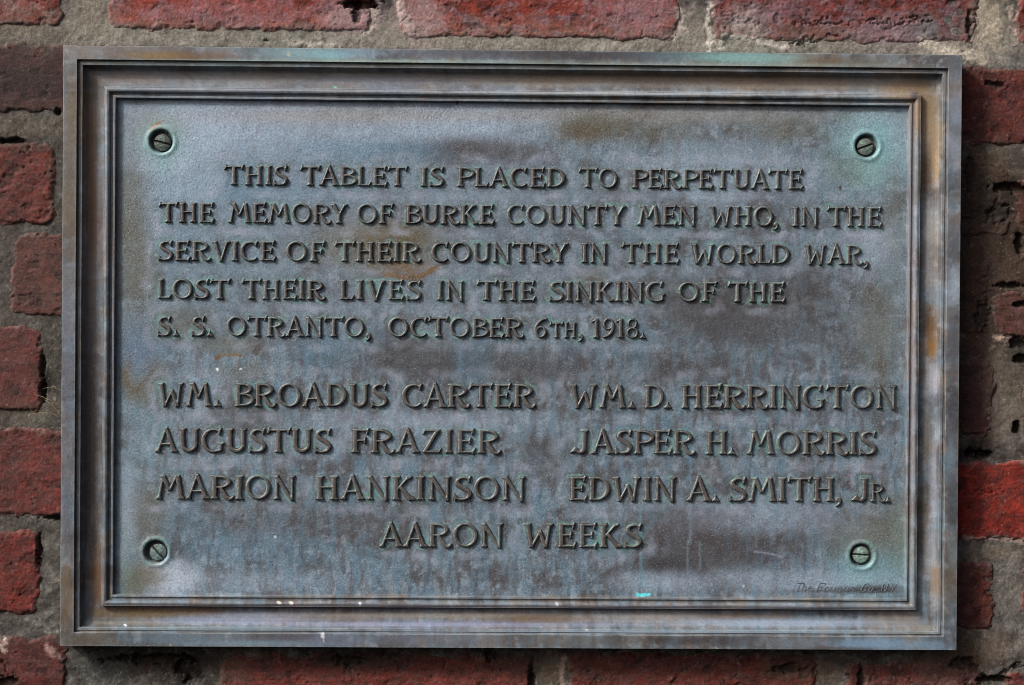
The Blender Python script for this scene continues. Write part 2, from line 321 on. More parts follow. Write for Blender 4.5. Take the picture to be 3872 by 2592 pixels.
def ring(cx, cy, rx, ry, wx, wy, tilt=0): return ('ring', ell(cx,cy,rx,ry,0,352.5,tilt=tilt), ell(cx,cy,rx-wx,ry-wy,0,352.5,tilt=tilt-6))
def tick(x, y0, y1, lean=.06, w=.075): return [(x-lean-w/2,y0),(x-lean+w/2,y0),(x+lean+w/2,y1),(x+lean-w/2,y1)]
def bowl(x, y0, y1, r, w=S, thin=TN):     # right-hand bowl leaving a stem at x
    cy = (y0+y1)/2; ry = (y1-y0)/2-thin/2
    p = np.vstack([[(x, cy+ry)], ell(x+r*.35, cy, r*.65-w/2+.05, ry, 88, -88, 30), [(x, cy-ry)]])
    return stroke(p, [thin, thin, w*.8, w, w*.8, thin, thin])
E_TOP = [[(.12,.91),(.60,.91),(.60,1.0),(.12,1.0)], [(.535,.80),(.585,.76),(.665,1.045),(.60,1.07),(.55,.98)]]
E_MID = [[(.15,.47),(.50,.47),(.50,.56),(.15,.56)], tick(.495,.385,.65,.012,.07)]
G = {
 'I': (.34, [st(.17,0,.17,1), foot(.17), head(.17)]),
 'T': (.86, [st(.43,0,.43,.97), foot(.43,e=.06), [(.06,.905),(.80,.905),(.80,.995),(.06,.995)], [(-.01,.79),(.06,.80),(.13,.92),(.115,1.05),(.05,1.06)], [(.735,.92),(.76,.79),(.81,.79),(.885,1.06),(.82,1.05)]]),
 'E': (.68, [st(.17,0,.17,1), [(.06,0),(.3,0),(.3,.09),(.06,.045)], [(.06,1),(.3,1),(.3,.91),(.06,.955)]]+E_TOP+E_MID+[[(.12,0),(.62,0),(.62,.09),(.12,.09)], [(.565,.09),(.66,.215),(.70,.215),(.63,-.075),(.57,-.06),(.55,.02)]]),
 'F': (.63, [st(.17,0,.17,1), foot(.17,e=.065), [(.06,1),(.3,1),(.3,.91),(.06,.955)]]+E_TOP+E_MID),
 'L': (.62, [st(.17,0,.17,1), head(.17), [(.06,0),(.3,0),(.3,.09),(.06,.045)], [(.12,0),(.57,0),(.57,.09),(.12,.09)], [(.50,.07),(.60,.215),(.64,.215),(.575,-.02),(.5,-.01)]]),
 'H': (.86, [st(.18,0,.18,1), st(.67,0,.67,1), foot(.18), head(.18), foot(.67), head(.67), [(.2,.485),(.65,.485),(.65,.575),(.2,.575)]]),
 'N': (.86, [st(.17,0,.17,1,.10), foot(.17,.10,.06), st(.13,1.0,.70,-.03,.16,.11), [(.04,1),(.22,1),(.22,.9),(.14,.93),(.04,.96)], st(.71,-.06,.71,1,.10), head(.71,.10,.06)]),
 'M': (1.06, [st(.14,0,.30,.99,.105), foot(.135,.11,.05), st(.27,1.0,.52,.36,.17,.12), st(.52,.36,.775,1.0,.10), st(.79,1.0,.925,0,.16), foot(.925,.16,.045), [(.17,1),(.33,1),(.32,.94),(.17,.955)], [(.70,1),(.87,1),(.87,.955),(.72,.94)]]),
 'W': (1.10, [st(.15,1,.30,-.03,.165,.13), head(.145,.16,.05), st(.29,-.02,.585,.66,.10), st(.56,.70,.80,-.03,.13,.15), st(.80,-.02,.925,1,.10,.11), head(.93,.11,.065)]),
 'A': (.82, [st(.10,0,.41,1.04,.10), foot(.095,.10,.055), st(.39,1.06,.70,0,.12,.175), foot(.705,.17,.05), [(.22,.30),(.60,.30),(.60,.385),(.22,.385)]]),
 'V': (.80, [st(.13,1,.41,-.05,.17,.13), head(.12,.15,.05), st(.40,-.05,.67,1,.10), head(.68,.10,.055)]),
 'Y': (.78, [st(.13,1,.40,.44,.16,.15), head(.12,.15,.045), st(.40,.44,.66,1,.10), head(.665,.10,.055), st(.39,0,.39,.5), foot(.39)]),
 'K': (.80, [st(.17,0,.17,1), foot(.17), head(.17), st(.22,.46,.60,.99,.095,.10), head(.60,.11,.045), st(.30,.57,.68,0,.14,.16), foot(.70,.15,.05)]),
 'Z': (.74, [[(.10,.91),(.66,.91),(.66,1),(.10,1)], st(.58,.97,.13,.03,.15), [(.07,0),(.66,0),(.66,.09),(.07,.09)], [(.06,.80),(.12,.80),(.18,1.0),(.10,1.0)], [(.60,.08),(.68,.22),(.72,.2),(.65,-.04),(.58,0)]]),
 'U': (.80, [stroke(np.vstack([[(.16,1),(.16,.7),(.16,.4)], ell(.40,.315,.24,.26,180,360,26), [(.64,.4),(.64,.7),(.64,1)]]), [S,S,S,.15,.14,.14,.14]), head(.155), head(.645,.13,.055)]),
 'J': (.80, [stroke(np.vstack([[(.56,1),(.56,.75),(.56,.5)], spl([(.56,.34),(.53,.15),(.42,.05),(.28,.09)],6)]), [S,S,S,S*.95,.13,.09]), head(.56), [(.02,.02),(.20,.27),(.26,.28),(.35,.14),(.36,.06),(.26,.045),(.14,.05)]]),
 'O': (.94, [ring(.47,.50,.43,.52,.135,.10,8)]),
 'C': (.80, [stroke(spl([(.70,.83),(.60,.93),(.44,.96),(.25,.88),(.12,.66),(.11,.40),(.22,.14),(.42,.03),(.60,.06),(.72,.17)],8), [.08,.08,.10,.15,.16,.15,.11,.09,.07]), [(.64,.76),(.70,.72),(.765,1.01),(.70,1.02),(.62,.9)]]),
 'G': (.88, [stroke(spl([(.70,.85),(.60,.94),(.44,.965),(.25,.88),(.12,.66),(.11,.40),(.22,.14),(.42,.03),(.60,.045),(.74,.10)],8), [.08,.08,.10,.15,.16,.15,.11,.09,.12]), [(.64,.76),(.70,.72),(.765,1.02),(.70,1.03),(.62,.9)], [(.66,.02),(.79,.07),(.79,.30),(.85,.37),(.85,.41),(.60,.41),(.60,.37),(.67,.32)]]),
 'D': (.86, [st(.17,0,.17,1), stroke(np.vstack([[(.06,.955),(.2,.955)], ell(.34,.5,.40,.455,90,-90,30), [(.2,.045),(.06,.045)]]), [.09,.09,.12,.16,.165,.16,.12,.09,.09])]),
 'B': (.72, [st(.17,0,.17,1), bowl(.10,.50,1.0,.55,.15), bowl(.10,0,.57,.64,.16), [(.05,.96),(.2,.91),(.2,1),(.05,1)], [(.05,0),(.2,0),(.2,.09),(.05,.04)]]),
 'P': (.70, [st(.17,0,.17,1), foot(.17), bowl(.10,.42,1.0,.64,.16), [(.05,.96),(.2,.91),(.2,1),(.05,1)]]),
 'R': (.84, [st(.17,0,.17,1), foot(.17), bowl(.10,.45,1.0,.60,.16), [(.05,.96),(.2,.91),(.2,1),(.05,1)], stroke(spl([(.36,.50),(.47,.28),(.58,.08),(.70,.005),(.79,.05),(.82,.14)],8), [.12,.16,.16,.12,.07])]),
 'S': (.66, [stroke(spl([(.57,.82),(.48,.93),(.33,.95),(.18,.86),(.16,.70),(.28,.56),(.46,.44),(.57,.29),(.52,.11),(.36,.035),(.19,.05),(.08,.14)],8), [.08,.08,.10,.14,.17,.18,.17,.14,.10,.09,.08]), [(.52,.76),(.57,.72),(.635,1.02),(.58,1.03),(.50,.9)], [(.04,-.03),(.09,-.04),(.13,.06),(.12,.20),(.03,.26),(0,.24)]]),
 '6': (.62, [stroke(spl([(.62,.97),(.40,.90),(.20,.70),(.115,.42),(.14,.20)],8), [.09,.13,.15,.16,.15]), ring(.335,.28,.27,.30,.13,.085)]),
 '9': (.62, [stroke(spl([(.06,.03),(.28,.10),(.46,.30),(.535,.56),(.52,.75)],8), [.07,.13,.15,.16,.15]), ring(.32,.715,.27,.30,.13,.085)]),
 '1': (.46, [st(.24,0,.24,1.0), foot(.24,e=.05), [(.03,.80),(.05,.88),(.22,1.01),(.24,.93),(.16,.86)]]),
 '8': (.60, [ring(.30,.745,.235,.265,.10,.08), ring(.30,.265,.285,.285,.115,.085)]),
 ',': (.28, [ell(.13,.08,.115,.115,0,345,24), stroke(spl([(.20,.10),(.20,-.03),(.14,-.13),(.03,-.20)],6), [.13,.11,.05])]),
 '.': (.34, [[(.0,-.02),(.34,-.02),(.32,.03),(.22,.13),(.18,.27),(.14,.27),(.11,.13),(.01,.03)]]),
}
def glyph_sdf(ch, X, Y):
    d = np.full(X.shape, -9.0); k = .035
    for p in G[ch][1]:
        e = np.minimum(sd_poly(p[1],X,Y), -sd_poly(p[2],X,Y)) if isinstance(p, tuple) else sd_poly(p, X, Y)
        h = np.clip(.5+.5*(e-d)/k, 0, 1); d = d*(1-h)+e*h+k*h*(1-h)*.6
    return d
LH = .0023                                # how far the letters stand out, metres
def letter_mesh(ch, cap):                 # raised letter with rounded shoulders, local x right, y towards the viewer = -h, z up
    step = .00034; wd = G[ch][0]*cap; mg = .0016
    xs = np.arange(-mg-.1*cap, wd+mg+.06*cap, step); zs = np.arange(-.24*cap-mg, 1.1*cap+mg, step)
    X, Z = np.meshgrid(xs, zs); s = glyph_sdf(ch, X/cap, Z/cap)*cap-.00018
    h = LH*sst(-.00070, .00022, s)+.00016*sst(.0002,.0012,s)+.00010*fbm(X/.003, Z/.003, 3, ord(ch))*sst(0,.0004,s)-.00035
    keep = (s > -.0011); kf = keep[:-1,:-1] & keep[1:,:-1] & keep[:-1,1:] & keep[1:,1:]
    V = np.stack([X.ravel(), -h.ravel(), Z.ravel()], 1); F = grid_faces(len(xs), len(zs), kf)
    t = sst(-.0003, .0001, s).ravel(); e = (sst(-.0004, .0, s)*(1-sst(.0002, .0006, s))).ravel(); cols = np.stack([t, e, t], 1)
    V, F, cols = compact(V, F, cols)
    return mesh_from('letter_'+('stop' if ch == '.' else 'comma' if ch == ',' else ch.lower()), V, F, cols)

# ------------------------------------------------------------------ the plaque
PW, PH = .68, .45294; YP = -.008          # YP: depth of the panel surface; the wall face is at y = 0
plaque = thing('memorial_plaque', (0, 0, -PH/2), 'rectangular bronze memorial tablet with raised lettering, moulded frame and blue-grey patina on a brick wall', 'plaque')

# words: text, first px, last px, baseline at first, baseline at last, cap height (full photo pixels)
B1 = lambda x: 696+(x-849)*.0082
LINES = [
 (71.5, lambda x: 698+(x-849)*.0081, [('THIS',849,1085),('TABLET',1137,1538),('IS',1590,1677),('PLACED',1728,2138),('TO',2191,2335),('PERPETUATE',2390,3034)]),
 (72.5, lambda x: 840+(x-601)*.0063, [('THE',601,805),('MEMORY',862,1311),('OF',1349,1483),('BURKE',1532,1865),('COUNTY',1916,2365),('MEN',2410,2633),('WHO',2683,2924),(',',2927,2949),('IN',2998,3095),('THE',3130,3332)]),
 (72.5, lambda x: 984+(x-597)*.0058, [('SERVICE',597,1038),('OF',1081,1223),('THEIR',1268,1588),('COUNTRY',1631,2147),('IN',2199,2296),('THE',2354,2565),('WORLD',2615,2987),('WAR',3044,3260),(',',3268,3296)]),
 (72.5, lambda x: 1129+(x-593)*.0058, [('LOST',593,866),('THEIR',916,1226),('LIVES',1284,1591),('IN',1652,1754),('THE',1805,2021),('SINKING',2077,2515),('OF',2565,2707),('THE',2755,2966)]),
 (72.5, lambda x: 1270+(x-593)*.0045, [('S',594,644),('.',654,679),('S',723,773),('.',782,806),('OTRANTO',856,1376),(',',1384,1408),('OCTOBER',1467,1977),('6',2019,2066),(',',2188,2209),('1918',2238,2413),('.',2421,2446)]),
 (57.0, lambda x: 1278, [('TH',2080,2180)]),
 (86.5, lambda x: 1536+(x-593)*.0036, [('WM',597,797),('.',810,837),('BROADUS',886,1463),('CARTER',1520,2021),('WM',2157,2365),('.',2377,2402),('D',2437,2511),('.',2513,2538),('HERRINGTON',2576,3392)]),
 (88.0, lambda x: 1709+(x-588)*.0040, [('AUGUSTUS',588,1250),('FRAZIER',1328,1890),('JASPER',2155,2625),('H',2669,2751),('.',2755,2780),('MORRIS',2825,3313)]),
 (88.5, lambda x: 1887+(x-588)*.0040, [('MARION',588,1117),('HANKINSON',1192,1986),('EDWIN',2152,2555),('A',2600,2686),('.',2694,2716),('SMITH',2758,3158),(',',3162,3186),('J',3219,3291)]),
 (70.0, lambda x: 1898, [('R',3293,3346),('.',3349,3378)]),
 (88.0, lambda x: 2068+(x-1437)*.0030, [('AARON',1437,1902),('WEEKS',1981,2426)]),
]
YT = YP-LH
cache = {}; placed = []; rnd = random.Random(4)
GAP = .085
def gap(a, b):
    g = GAP
    if a+b in ('TA','AT','RT','TR','LT','RY','AV'): g -= .05
    if a+b in ('HI','IN','NI','IH','HE','NH','IM','II','IE','EI','IR'): g += .02
    return g
for cap_px, base, words in LINES:
    for txt, x0, x1 in words:
        ax, az = at(x0, base(x0), YT); bx, bz = at(x1, base(x1), YT)
        tx, tz = at(x0, base(x0)-cap_px, YT); cap = tz-az
        cls = .0155 if cap < .0158 else .0178
        if cap < .0145 and cap_px < 60: cls = .0115
        widths = [G[c][0]-.06 for c in txt]; gaps = [gap(a, b) for a, b in zip(txt, txt[1:])]
        nat = (sum(widths)+sum(gaps))*cap; sx = (bx-ax)/nat
        if len(txt) > 1:                               # keep letter widths natural, share the rest out between the letters
            sx = min(max(sx, .85), 1.24); ex = ((bx-ax)/cap/sx-sum(widths)-sum(gaps))/(len(txt)-1); gaps = [g+ex for g in gaps]
        u = 0; ang = math.atan2(bz-az, bx-ax)
        if txt in ',.': ang = 0
        if txt in ',.' : sx = 1.0
        for i, ch in enumerate(txt):
            if (ch, cls) not in cache: cache[(ch, cls)] = letter_mesh(ch, cls)
            nm = 'numeral' if ch.isdigit() else 'comma' if ch == ',' else 'full_stop' if ch == '.' else 'letter'
            lx = ax+(u-.03)*cap*sx; lz = az+(lx-ax)*math.tan(ang)+rnd.uniform(-.00012, .00012)
            o = link(nm, cache[(ch, cls)], M_LETTER, plaque, (lx, YP, lz))
            o.scale = (cap/cls*sx, rnd.uniform(.96, 1.06), cap/cls); o.rotation_euler = (0, -ang+rnd.uniform(-.006,.006), 0)
            placed.append((ch, lx, lz, cap, sx)); u += widths[i]+(gaps[i] if i < len(gaps) else 0)

# panel: a cast sheet with four countersunk holes
SCREWS = [(610,535),(3278,553),(590,2088),(3259,2102)]; HEADS = [(615,541),(3270,556),(599,2088),(3253,2097)]
SLOT = [-14, 20, -47, -3]; RH = .0093
IN = .0384
xs = np.linspace(-PW/2+IN, PW/2-IN, 640); zs = np.linspace(-PH/2+IN, PH/2-IN, 400)
X, Z = np.meshgrid(xs, zs); h = .00022*fbm(X/.03, Z/.03, 3, 8)+.00010*fbm(X/.006, Z/.006, 3, 9)
hol = np.full(X.shape, 9.0)
for sx_, sy_ in SCREWS:
    cx, cz = at(sx_, sy_, YP); r = np.hypot(X-cx, Z-cz); a = np.arctan2(Z-cz, X-cx)
    for R0, tol in ((RH, .55), (RH*.90, .55), (RH*.80, .5)):
        m = np.abs(r-R0) < .00048*tol*1.6; X = np.where(m, cx+R0*np.cos(a), X); Z = np.where(m, cz+R0*np.sin(a), Z)
    r = np.hypot(X-cx, Z-cz); hol = np.minimum(hol, r)
    h = h-.0042*sst(RH*1.005, RH*.80, r)+.0007*np.exp(-((r-RH*1.14)/.0016)**2)
# patina gathered around the letters
near = np.full(X.shape, -9.0); s0 = .012
for ch, lx, lz, cap, sx in placed:
    i0 = np.searchsorted(xs, lx-s0-.002); i1 = np.searchsorted(xs, lx+G[ch][0]*cap*sx+s0); j0 = np.searchsorted(zs, lz-.2*cap-s0); j1 = np.searchsorted(zs, lz+1.1*cap+s0)
    if ch in '.,': sx = 1
    sub = (slice(j0, j1), slice(i0, i1)); d = glyph_sdf(ch, (X[sub]-lx)/cap/sx, (Z[sub]-lz)/cap)*cap; near[sub] = np.maximum(near[sub], d)
near = -near
px, py = to_px(X, np.full(X.shape, YP), Z); cols = paint_bronze(px, py)
na = fbm(X/.009, Z/.009, 4, 91, .65); nb = fbm(X/.02, Z/.02, 3, 95); nc = fbm(X/.0022, Z/.0022, 2, 97)
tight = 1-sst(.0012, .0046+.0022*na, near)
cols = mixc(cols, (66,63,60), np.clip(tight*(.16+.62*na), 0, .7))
cols = mixc(cols, (104,144,142), np.clip(sst(.05, .7, nb+.6*na)*(1-sst(.0008,.0034,near))*.8, 0, 1))
halo = sst(.003, .0062, near+.001*na)*(1-sst(.008, .013, near+.002*na))
cols = mixc(cols, (148,156,172), np.clip(halo*(.10+.60*nb), 0, .75))
cols = mixc(cols, (150,166,172), np.clip(tight*sst(.35,.8,nc+.4*na)*.55, 0, 1))
lips = np.exp(-((hol-RH*1.10)/.0020)**2); cols = mixc(cols, (120,164,158), np.clip(lips*(.22+.9*na), 0, .5))
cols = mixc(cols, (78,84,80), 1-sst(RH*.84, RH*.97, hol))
V = np.stack([X.ravel(), (YP-h).ravel(), Z.ravel()], 1)
V -= np.array([[0,0,-PH/2]])
link('panel', mesh_from('panel', V, grid_faces(len(xs), len(zs)), cols.reshape(-1, 3)), M_BRONZE, plaque, (0,0,-PH/2))

# frame mouldings, mitred; profile = (distance from outer edge, height above the panel) in mm
def sweep(name, prof, open_back=None):
    prof = np.array(prof)/1000; d = prof[:,0]; hh = prof[:,1]; hw = PW/2; hv = PH/2; n = 640
    t = np.linspace(-1, 1, n); t2 = np.linspace(-1, 1, 430)
    px_ = []
    for k in range(len(d)):
        a = hw-d[k]; b = hv-d[k]
        top = np.stack([t[:-1]*a, np.full(n-1, b)], 1); rt = np.stack([np.full(429, a), -t2[:-1]*b], 1)
        bt = np.stack([-t[:-1]*a, np.full(n-1, -b)], 1); lf = np.stack([np.full(429, -a), t2[:-1]*b], 1)
        px_.append(np.vstack([top, rt, bt, lf]))
    P = np.stack(px_)                              # k, m, 2
    P = P*(1+.00022*fbm(P[...,0]/.05, P[...,1]/.05, 3, 66)[...,None])
    m = P.shape[1]; H = np.repeat(hh[:, None], m, 1)
    H = H+.00016*fbm(P[...,0]/.02, P[...,1]/.02, 3, 61)+.00006*fbm(P[...,0]/.004, P[...,1]/.004, 2, 62)
    V = np.stack([P[...,0], YP-H, P[...,1]+PH/2], -1)
    k, j = np.meshgrid(np.arange(len(d)-1), np.arange(m), indexing='ij'); a = k*m+j; b = k*m+(j+1) % m
    F = np.stack([a.ravel(), (a+m).ravel(), (b+m).ravel(), b.ravel()], 1)
    px, py = to_px(P[...,0], YP-H, P[...,1]); c = paint_bronze(px, py, True)
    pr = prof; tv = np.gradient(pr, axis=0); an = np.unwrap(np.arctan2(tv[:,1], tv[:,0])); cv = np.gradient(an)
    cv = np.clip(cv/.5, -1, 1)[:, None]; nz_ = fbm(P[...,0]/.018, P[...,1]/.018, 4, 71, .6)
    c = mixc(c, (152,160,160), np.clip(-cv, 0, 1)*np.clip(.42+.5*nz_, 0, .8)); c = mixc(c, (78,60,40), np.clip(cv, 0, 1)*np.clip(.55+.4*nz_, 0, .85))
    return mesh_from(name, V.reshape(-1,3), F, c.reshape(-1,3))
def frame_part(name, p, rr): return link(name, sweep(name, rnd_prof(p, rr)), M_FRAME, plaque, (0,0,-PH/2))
def dense(p, n=3):
    out = [p[0]]
    for a, b in zip(p, p[1:]):
        m = max(1, int(math.hypot(b[0]-a[0], b[1]-a[1])/1.0)); out += [(a[0]+(b[0]-a[0])*i/m, a[1]+(b[1]-a[1])*i/m) for i in range(1, m+1)]
    return out
def rnd_prof(p, r=.25):                            # soften every corner of a profile
    out = [p[0]]
    for a, b, c in zip(p, p[1:], p[2:]):
        a, b, c = map(np.array, (a, b, c)); la = np.linalg.norm(b-a); lc = np.linalg.norm(c-b)
        ra = min(r, la*.4); rc = min(r, lc*.4); p0 = b+(a-b)/la*ra; p2 = b+(c-b)/lc*rc
        s0 = b+(a-b)/la*min(ra+.12, la*.48); s2 = b+(c-b)/lc*min(rc+.12, lc*.48)
        out += [tuple(s0), tuple(p0), tuple(.25*p0+.5*b+.25*p2), tuple(p2), tuple(s2)]
    return dense(out+[p[-1]])
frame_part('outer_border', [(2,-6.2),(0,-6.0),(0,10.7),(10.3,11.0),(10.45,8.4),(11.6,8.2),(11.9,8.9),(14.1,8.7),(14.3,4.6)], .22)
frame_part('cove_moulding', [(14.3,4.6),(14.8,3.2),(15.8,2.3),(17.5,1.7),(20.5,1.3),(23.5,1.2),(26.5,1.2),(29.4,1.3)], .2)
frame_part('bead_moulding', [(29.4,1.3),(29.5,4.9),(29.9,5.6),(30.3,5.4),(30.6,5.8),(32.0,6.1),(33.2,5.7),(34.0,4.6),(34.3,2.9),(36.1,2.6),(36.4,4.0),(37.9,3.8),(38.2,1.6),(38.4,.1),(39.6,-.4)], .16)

# screws: slotted heads sunk in the holes
xs_ = np.arange(-.0074, .00741, .0002); SX, SZ = np.meshgrid(xs_, xs_); r = np.hypot(SX, SZ); R1 = .0066
hs = .0012*np.sqrt(np.clip(1-(r/(R1*1.25))**2, 0, 1))*2.0-.0046*sst(R1-.0003, R1+.0006, r)
hs = hs-.0017*(1-sst(.00045, .00085, np.abs(SZ+.0002*SX*0)))+.00008*fbm(SX/.002, SZ/.002, 3, 4)
kp = r < R1+.0008; kf = kp[:-1,:-1]&kp[1:,:-1]&kp[:-1,1:]&kp[1:,1:]
n1 = fbm(SX/.004, SZ/.004, 4, 6); cs = np.zeros(SX.shape+(3,))+lin((92,98,92)); cs = mixc(cs, (118,156,146), sst(-.1,.6,n1)*.7)
cs = mixc(cs, (34,36,34), (1-sst(.0005,.0009,np.abs(SZ)))*.8); cs = mixc(cs, (44,48,46), sst(R1-.0004,R1+.0002,r))
V = np.stack([SX.ravel(), -hs.ravel(), SZ.ravel()], 1); V, F, cs = compact(V, grid_faces(len(xs_), len(xs_), kf), cs.reshape(-1,3))
sm = mesh_from('screw', V, F, cs)
def tint(f):
    m = sm.copy(); cc = np.empty(len(V)*4, np.float32); m.color_attributes['patina'].data.foreach_get('color', cc); cc = cc.reshape(-1,4); cc[:, :3] *= np.array(f); m.color_attributes['patina'].data.foreach_set('color', cc.ravel()); return m
heads = [tint((.5,.5,.5)), tint((1,1,1)), tint((.95,1.05,1.15)), tint((1.6,1.75,1.75))]
for (hx, hy), ang, k in zip(HEADS, SLOT, range(4)):
    x, z = at(hx, hy, YP+.0028); o = link('screw', heads[k], M_BRONZE, plaque, (x, YP+.0030, z)); o.rotation_euler = (0, -math.radians(ang), 0)
    if k == 0: o['label'] = 'dark tarnished slotted screw'

# founder's mark scratched in italics
SIG = {'T':(.75,[[(.1,1),(.8,1)],[(.45,1),(.42,0)],[(.3,0),(.55,0)]]),'h':(.55,[[(.12,1),(.08,0)],[(.1,.4),(.3,.58),(.42,.45),(.38,0)]]),'e':(.5,[[(.1,.3),(.4,.36),(.36,.55),(.2,.56),(.08,.3),(.18,.03),(.42,.1)]]),
 'F':(.7,[[(.2,1),(.12,0)],[(.05,0),(.3,0)],[(.2,1),(.7,1),(.66,.85)],[(.16,.55),(.45,.55),(.47,.65)]]),'o':(.5,[[(.25,.58),(.08,.35),(.14,.05),(.3,.02),(.43,.25),(.38,.52),(.25,.58)]]),'r':(.42,[[(.1,.55),(.08,0)],[(.1,.35),(.28,.58),(.42,.52)]]),
 'm':(.8,[[(.1,.58),(.06,0)],[(.08,.38),(.24,.58),(.34,.5),(.32,0)],[(.34,.38),(.52,.58),(.62,.5),(.58,0),(.68,.06)]]),'a':(.52,[[(.42,.5),(.25,.58),(.08,.35),(.12,.05),(.28,.05),(.42,.4),(.44,.56),(.4,0),(.5,.05)]]),'n':(.54,[[(.1,.58),(.06,0)],[(.08,.38),(.28,.58),(.4,.48),(.36,0),(.48,.06)]]),
 'C':(.75,[[(.7,.8),(.6,1),(.3,.92),(.08,.5),(.12,.1),(.35,0),(.62,.18),(.5,.3),(.4,.2)]]),'.':(.25,[[(.08,0),(.12,.06)]]),',':(.25,[[(.12,.06),(.06,-.12)]]),'N':(.85,[[(.12,0),(.2,1),(.6,0),(.7,1)]]),'Y':(.7,[[(.08,1),(.35,.5),(.66,1)],[(.35,.5),(.32,0)]])}
Vs = []; Fs = []
def scratch(word, x0, x1, y0):
    nat = sum(SIG[c][0] for c in word); u = 0; cap = 30.0; sc = (x1-x0)/nat
    for c in word:
        for path in SIG[c][1]:
            pts = np.array(path) if len(path) < 3 else spl(path, 5)
            P = []
            for a, b in pts:
                x, z = at(x0+(u+a)*sc+b*9, y0-b*cap, YP); P.append((x, z))
            P = np.array(P); T = np.gradient(P, axis=0); T /= np.linalg.norm(T, axis=1)[:,None]+1e-9; Q = np.stack([-T[:,1], T[:,0]], 1)*.00034; n0 = len(Vs)
            for i in range(len(P)):
                Vs.extend([(P[i,0]+Q[i,0], YP+.0001, P[i,1]+Q[i,1]+PH/2), (P[i,0], YP-.00038, P[i,1]+PH/2), (P[i,0]-Q[i,0], YP+.0001, P[i,1]-Q[i,1]+PH/2)])
            for i in range(len(P)-1):
                a = n0+3*i; Fs.extend([(a,a+1,a+4,a+3),(a+1,a+2,a+5,a+4)])
        u += SIG[c][0]
scratch('The', 3000, 3068, 2236); scratch('Forman', 3082, 3232, 2237); scratch('Co.,', 3252, 3318, 2238); scratch('N.Y.', 3328, 3392, 2238)
link('maker_signature', mesh_from('maker_signature', Vs, Fs, np.tile(lin((94,102,110)), (len(Vs),1))), M_BRONZE, plaque, (0,0,-PH/2))

# ------------------------------------------------------------------ the wall: stains, darker bands and painted left-edge vignette shared by bricks and mortar (full photo pixels)
WPATCH = [ # x, y, rx, ry, colour, strength, mortar only?
 (10,1250,110,1300,(58,34,32),.4,0),(1900,140,2600,70,(136,132,122),.7,1),(330,90,150,130,(136,134,124),.6,1),(3760,900,220,330,(56,44,36),.95,1),(3780,900,200,330,(70,46,40),.45,0),(3760,1400,220,330,(62,50,44),.85,1),(60,1100,260,1150,(76,73,68),.6,1),(200,1300,60,1100,(54,51,46),.5,1),(3690,1000,70,520,(40,31,27),.65,0),(3700,1480,80,200,(52,34,32),.5,0),(1900,2520,2000,60,(58,44,38),.5,0),(3680,400,50,200,(60,34,32),.5,0),(100,320,200,60,(40,32,32),.6,0),(3650,2250,40,160,(56,36,34),.5,0),  # left-edge patches put the view's vignette darkening into brick and mortar colour
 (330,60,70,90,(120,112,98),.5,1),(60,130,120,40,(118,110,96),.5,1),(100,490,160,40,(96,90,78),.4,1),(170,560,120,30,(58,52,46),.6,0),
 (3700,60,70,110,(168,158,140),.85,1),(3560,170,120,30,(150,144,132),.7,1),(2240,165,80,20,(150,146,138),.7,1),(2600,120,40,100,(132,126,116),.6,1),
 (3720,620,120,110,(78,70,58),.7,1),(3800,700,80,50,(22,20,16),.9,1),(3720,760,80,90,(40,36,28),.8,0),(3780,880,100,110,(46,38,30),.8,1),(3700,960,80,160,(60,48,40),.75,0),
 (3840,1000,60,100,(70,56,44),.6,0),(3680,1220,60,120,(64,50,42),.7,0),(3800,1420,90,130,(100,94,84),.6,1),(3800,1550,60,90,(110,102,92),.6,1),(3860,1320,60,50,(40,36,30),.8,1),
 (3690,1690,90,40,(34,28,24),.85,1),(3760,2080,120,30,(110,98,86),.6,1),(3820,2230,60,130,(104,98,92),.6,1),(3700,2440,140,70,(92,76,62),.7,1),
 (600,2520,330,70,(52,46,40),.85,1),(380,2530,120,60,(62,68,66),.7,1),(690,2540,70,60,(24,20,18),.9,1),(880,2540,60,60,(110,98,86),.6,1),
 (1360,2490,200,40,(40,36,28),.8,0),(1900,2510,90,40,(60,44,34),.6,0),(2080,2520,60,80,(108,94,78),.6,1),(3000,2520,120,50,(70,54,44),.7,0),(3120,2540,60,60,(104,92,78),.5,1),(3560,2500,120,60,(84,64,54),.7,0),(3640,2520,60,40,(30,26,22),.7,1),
 (190,1360,50,90,(62,58,52),.6,1),(150,1460,40,40,(20,18,16),.9,1),(140,2090,18,60,(22,20,18),.8,1),(90,1560,120,30,(92,86,72),.5,1),
 (320,2440,200,30,(30,26,22),.6,0),(30,20,60,70,(150,120,116),.35,0),(1300,70,120,60,(150,128,132),.75,0),(800,60,300,50,(150,112,118),.35,0),(1560,60,90,90,(160,138,138),.6,0),
 (2380,40,160,80,(140,112,118),.55,0),(2780,70,80,60,(150,140,136),.8,0),(3350,100,180,60,(126,108,114),.6,0),(3480,90,70,50,(92,96,98),.7,0),(2900,30,160,40,(124,100,108),.5,0),(3620,60,60,70,(92,80,82),.6,0),
]
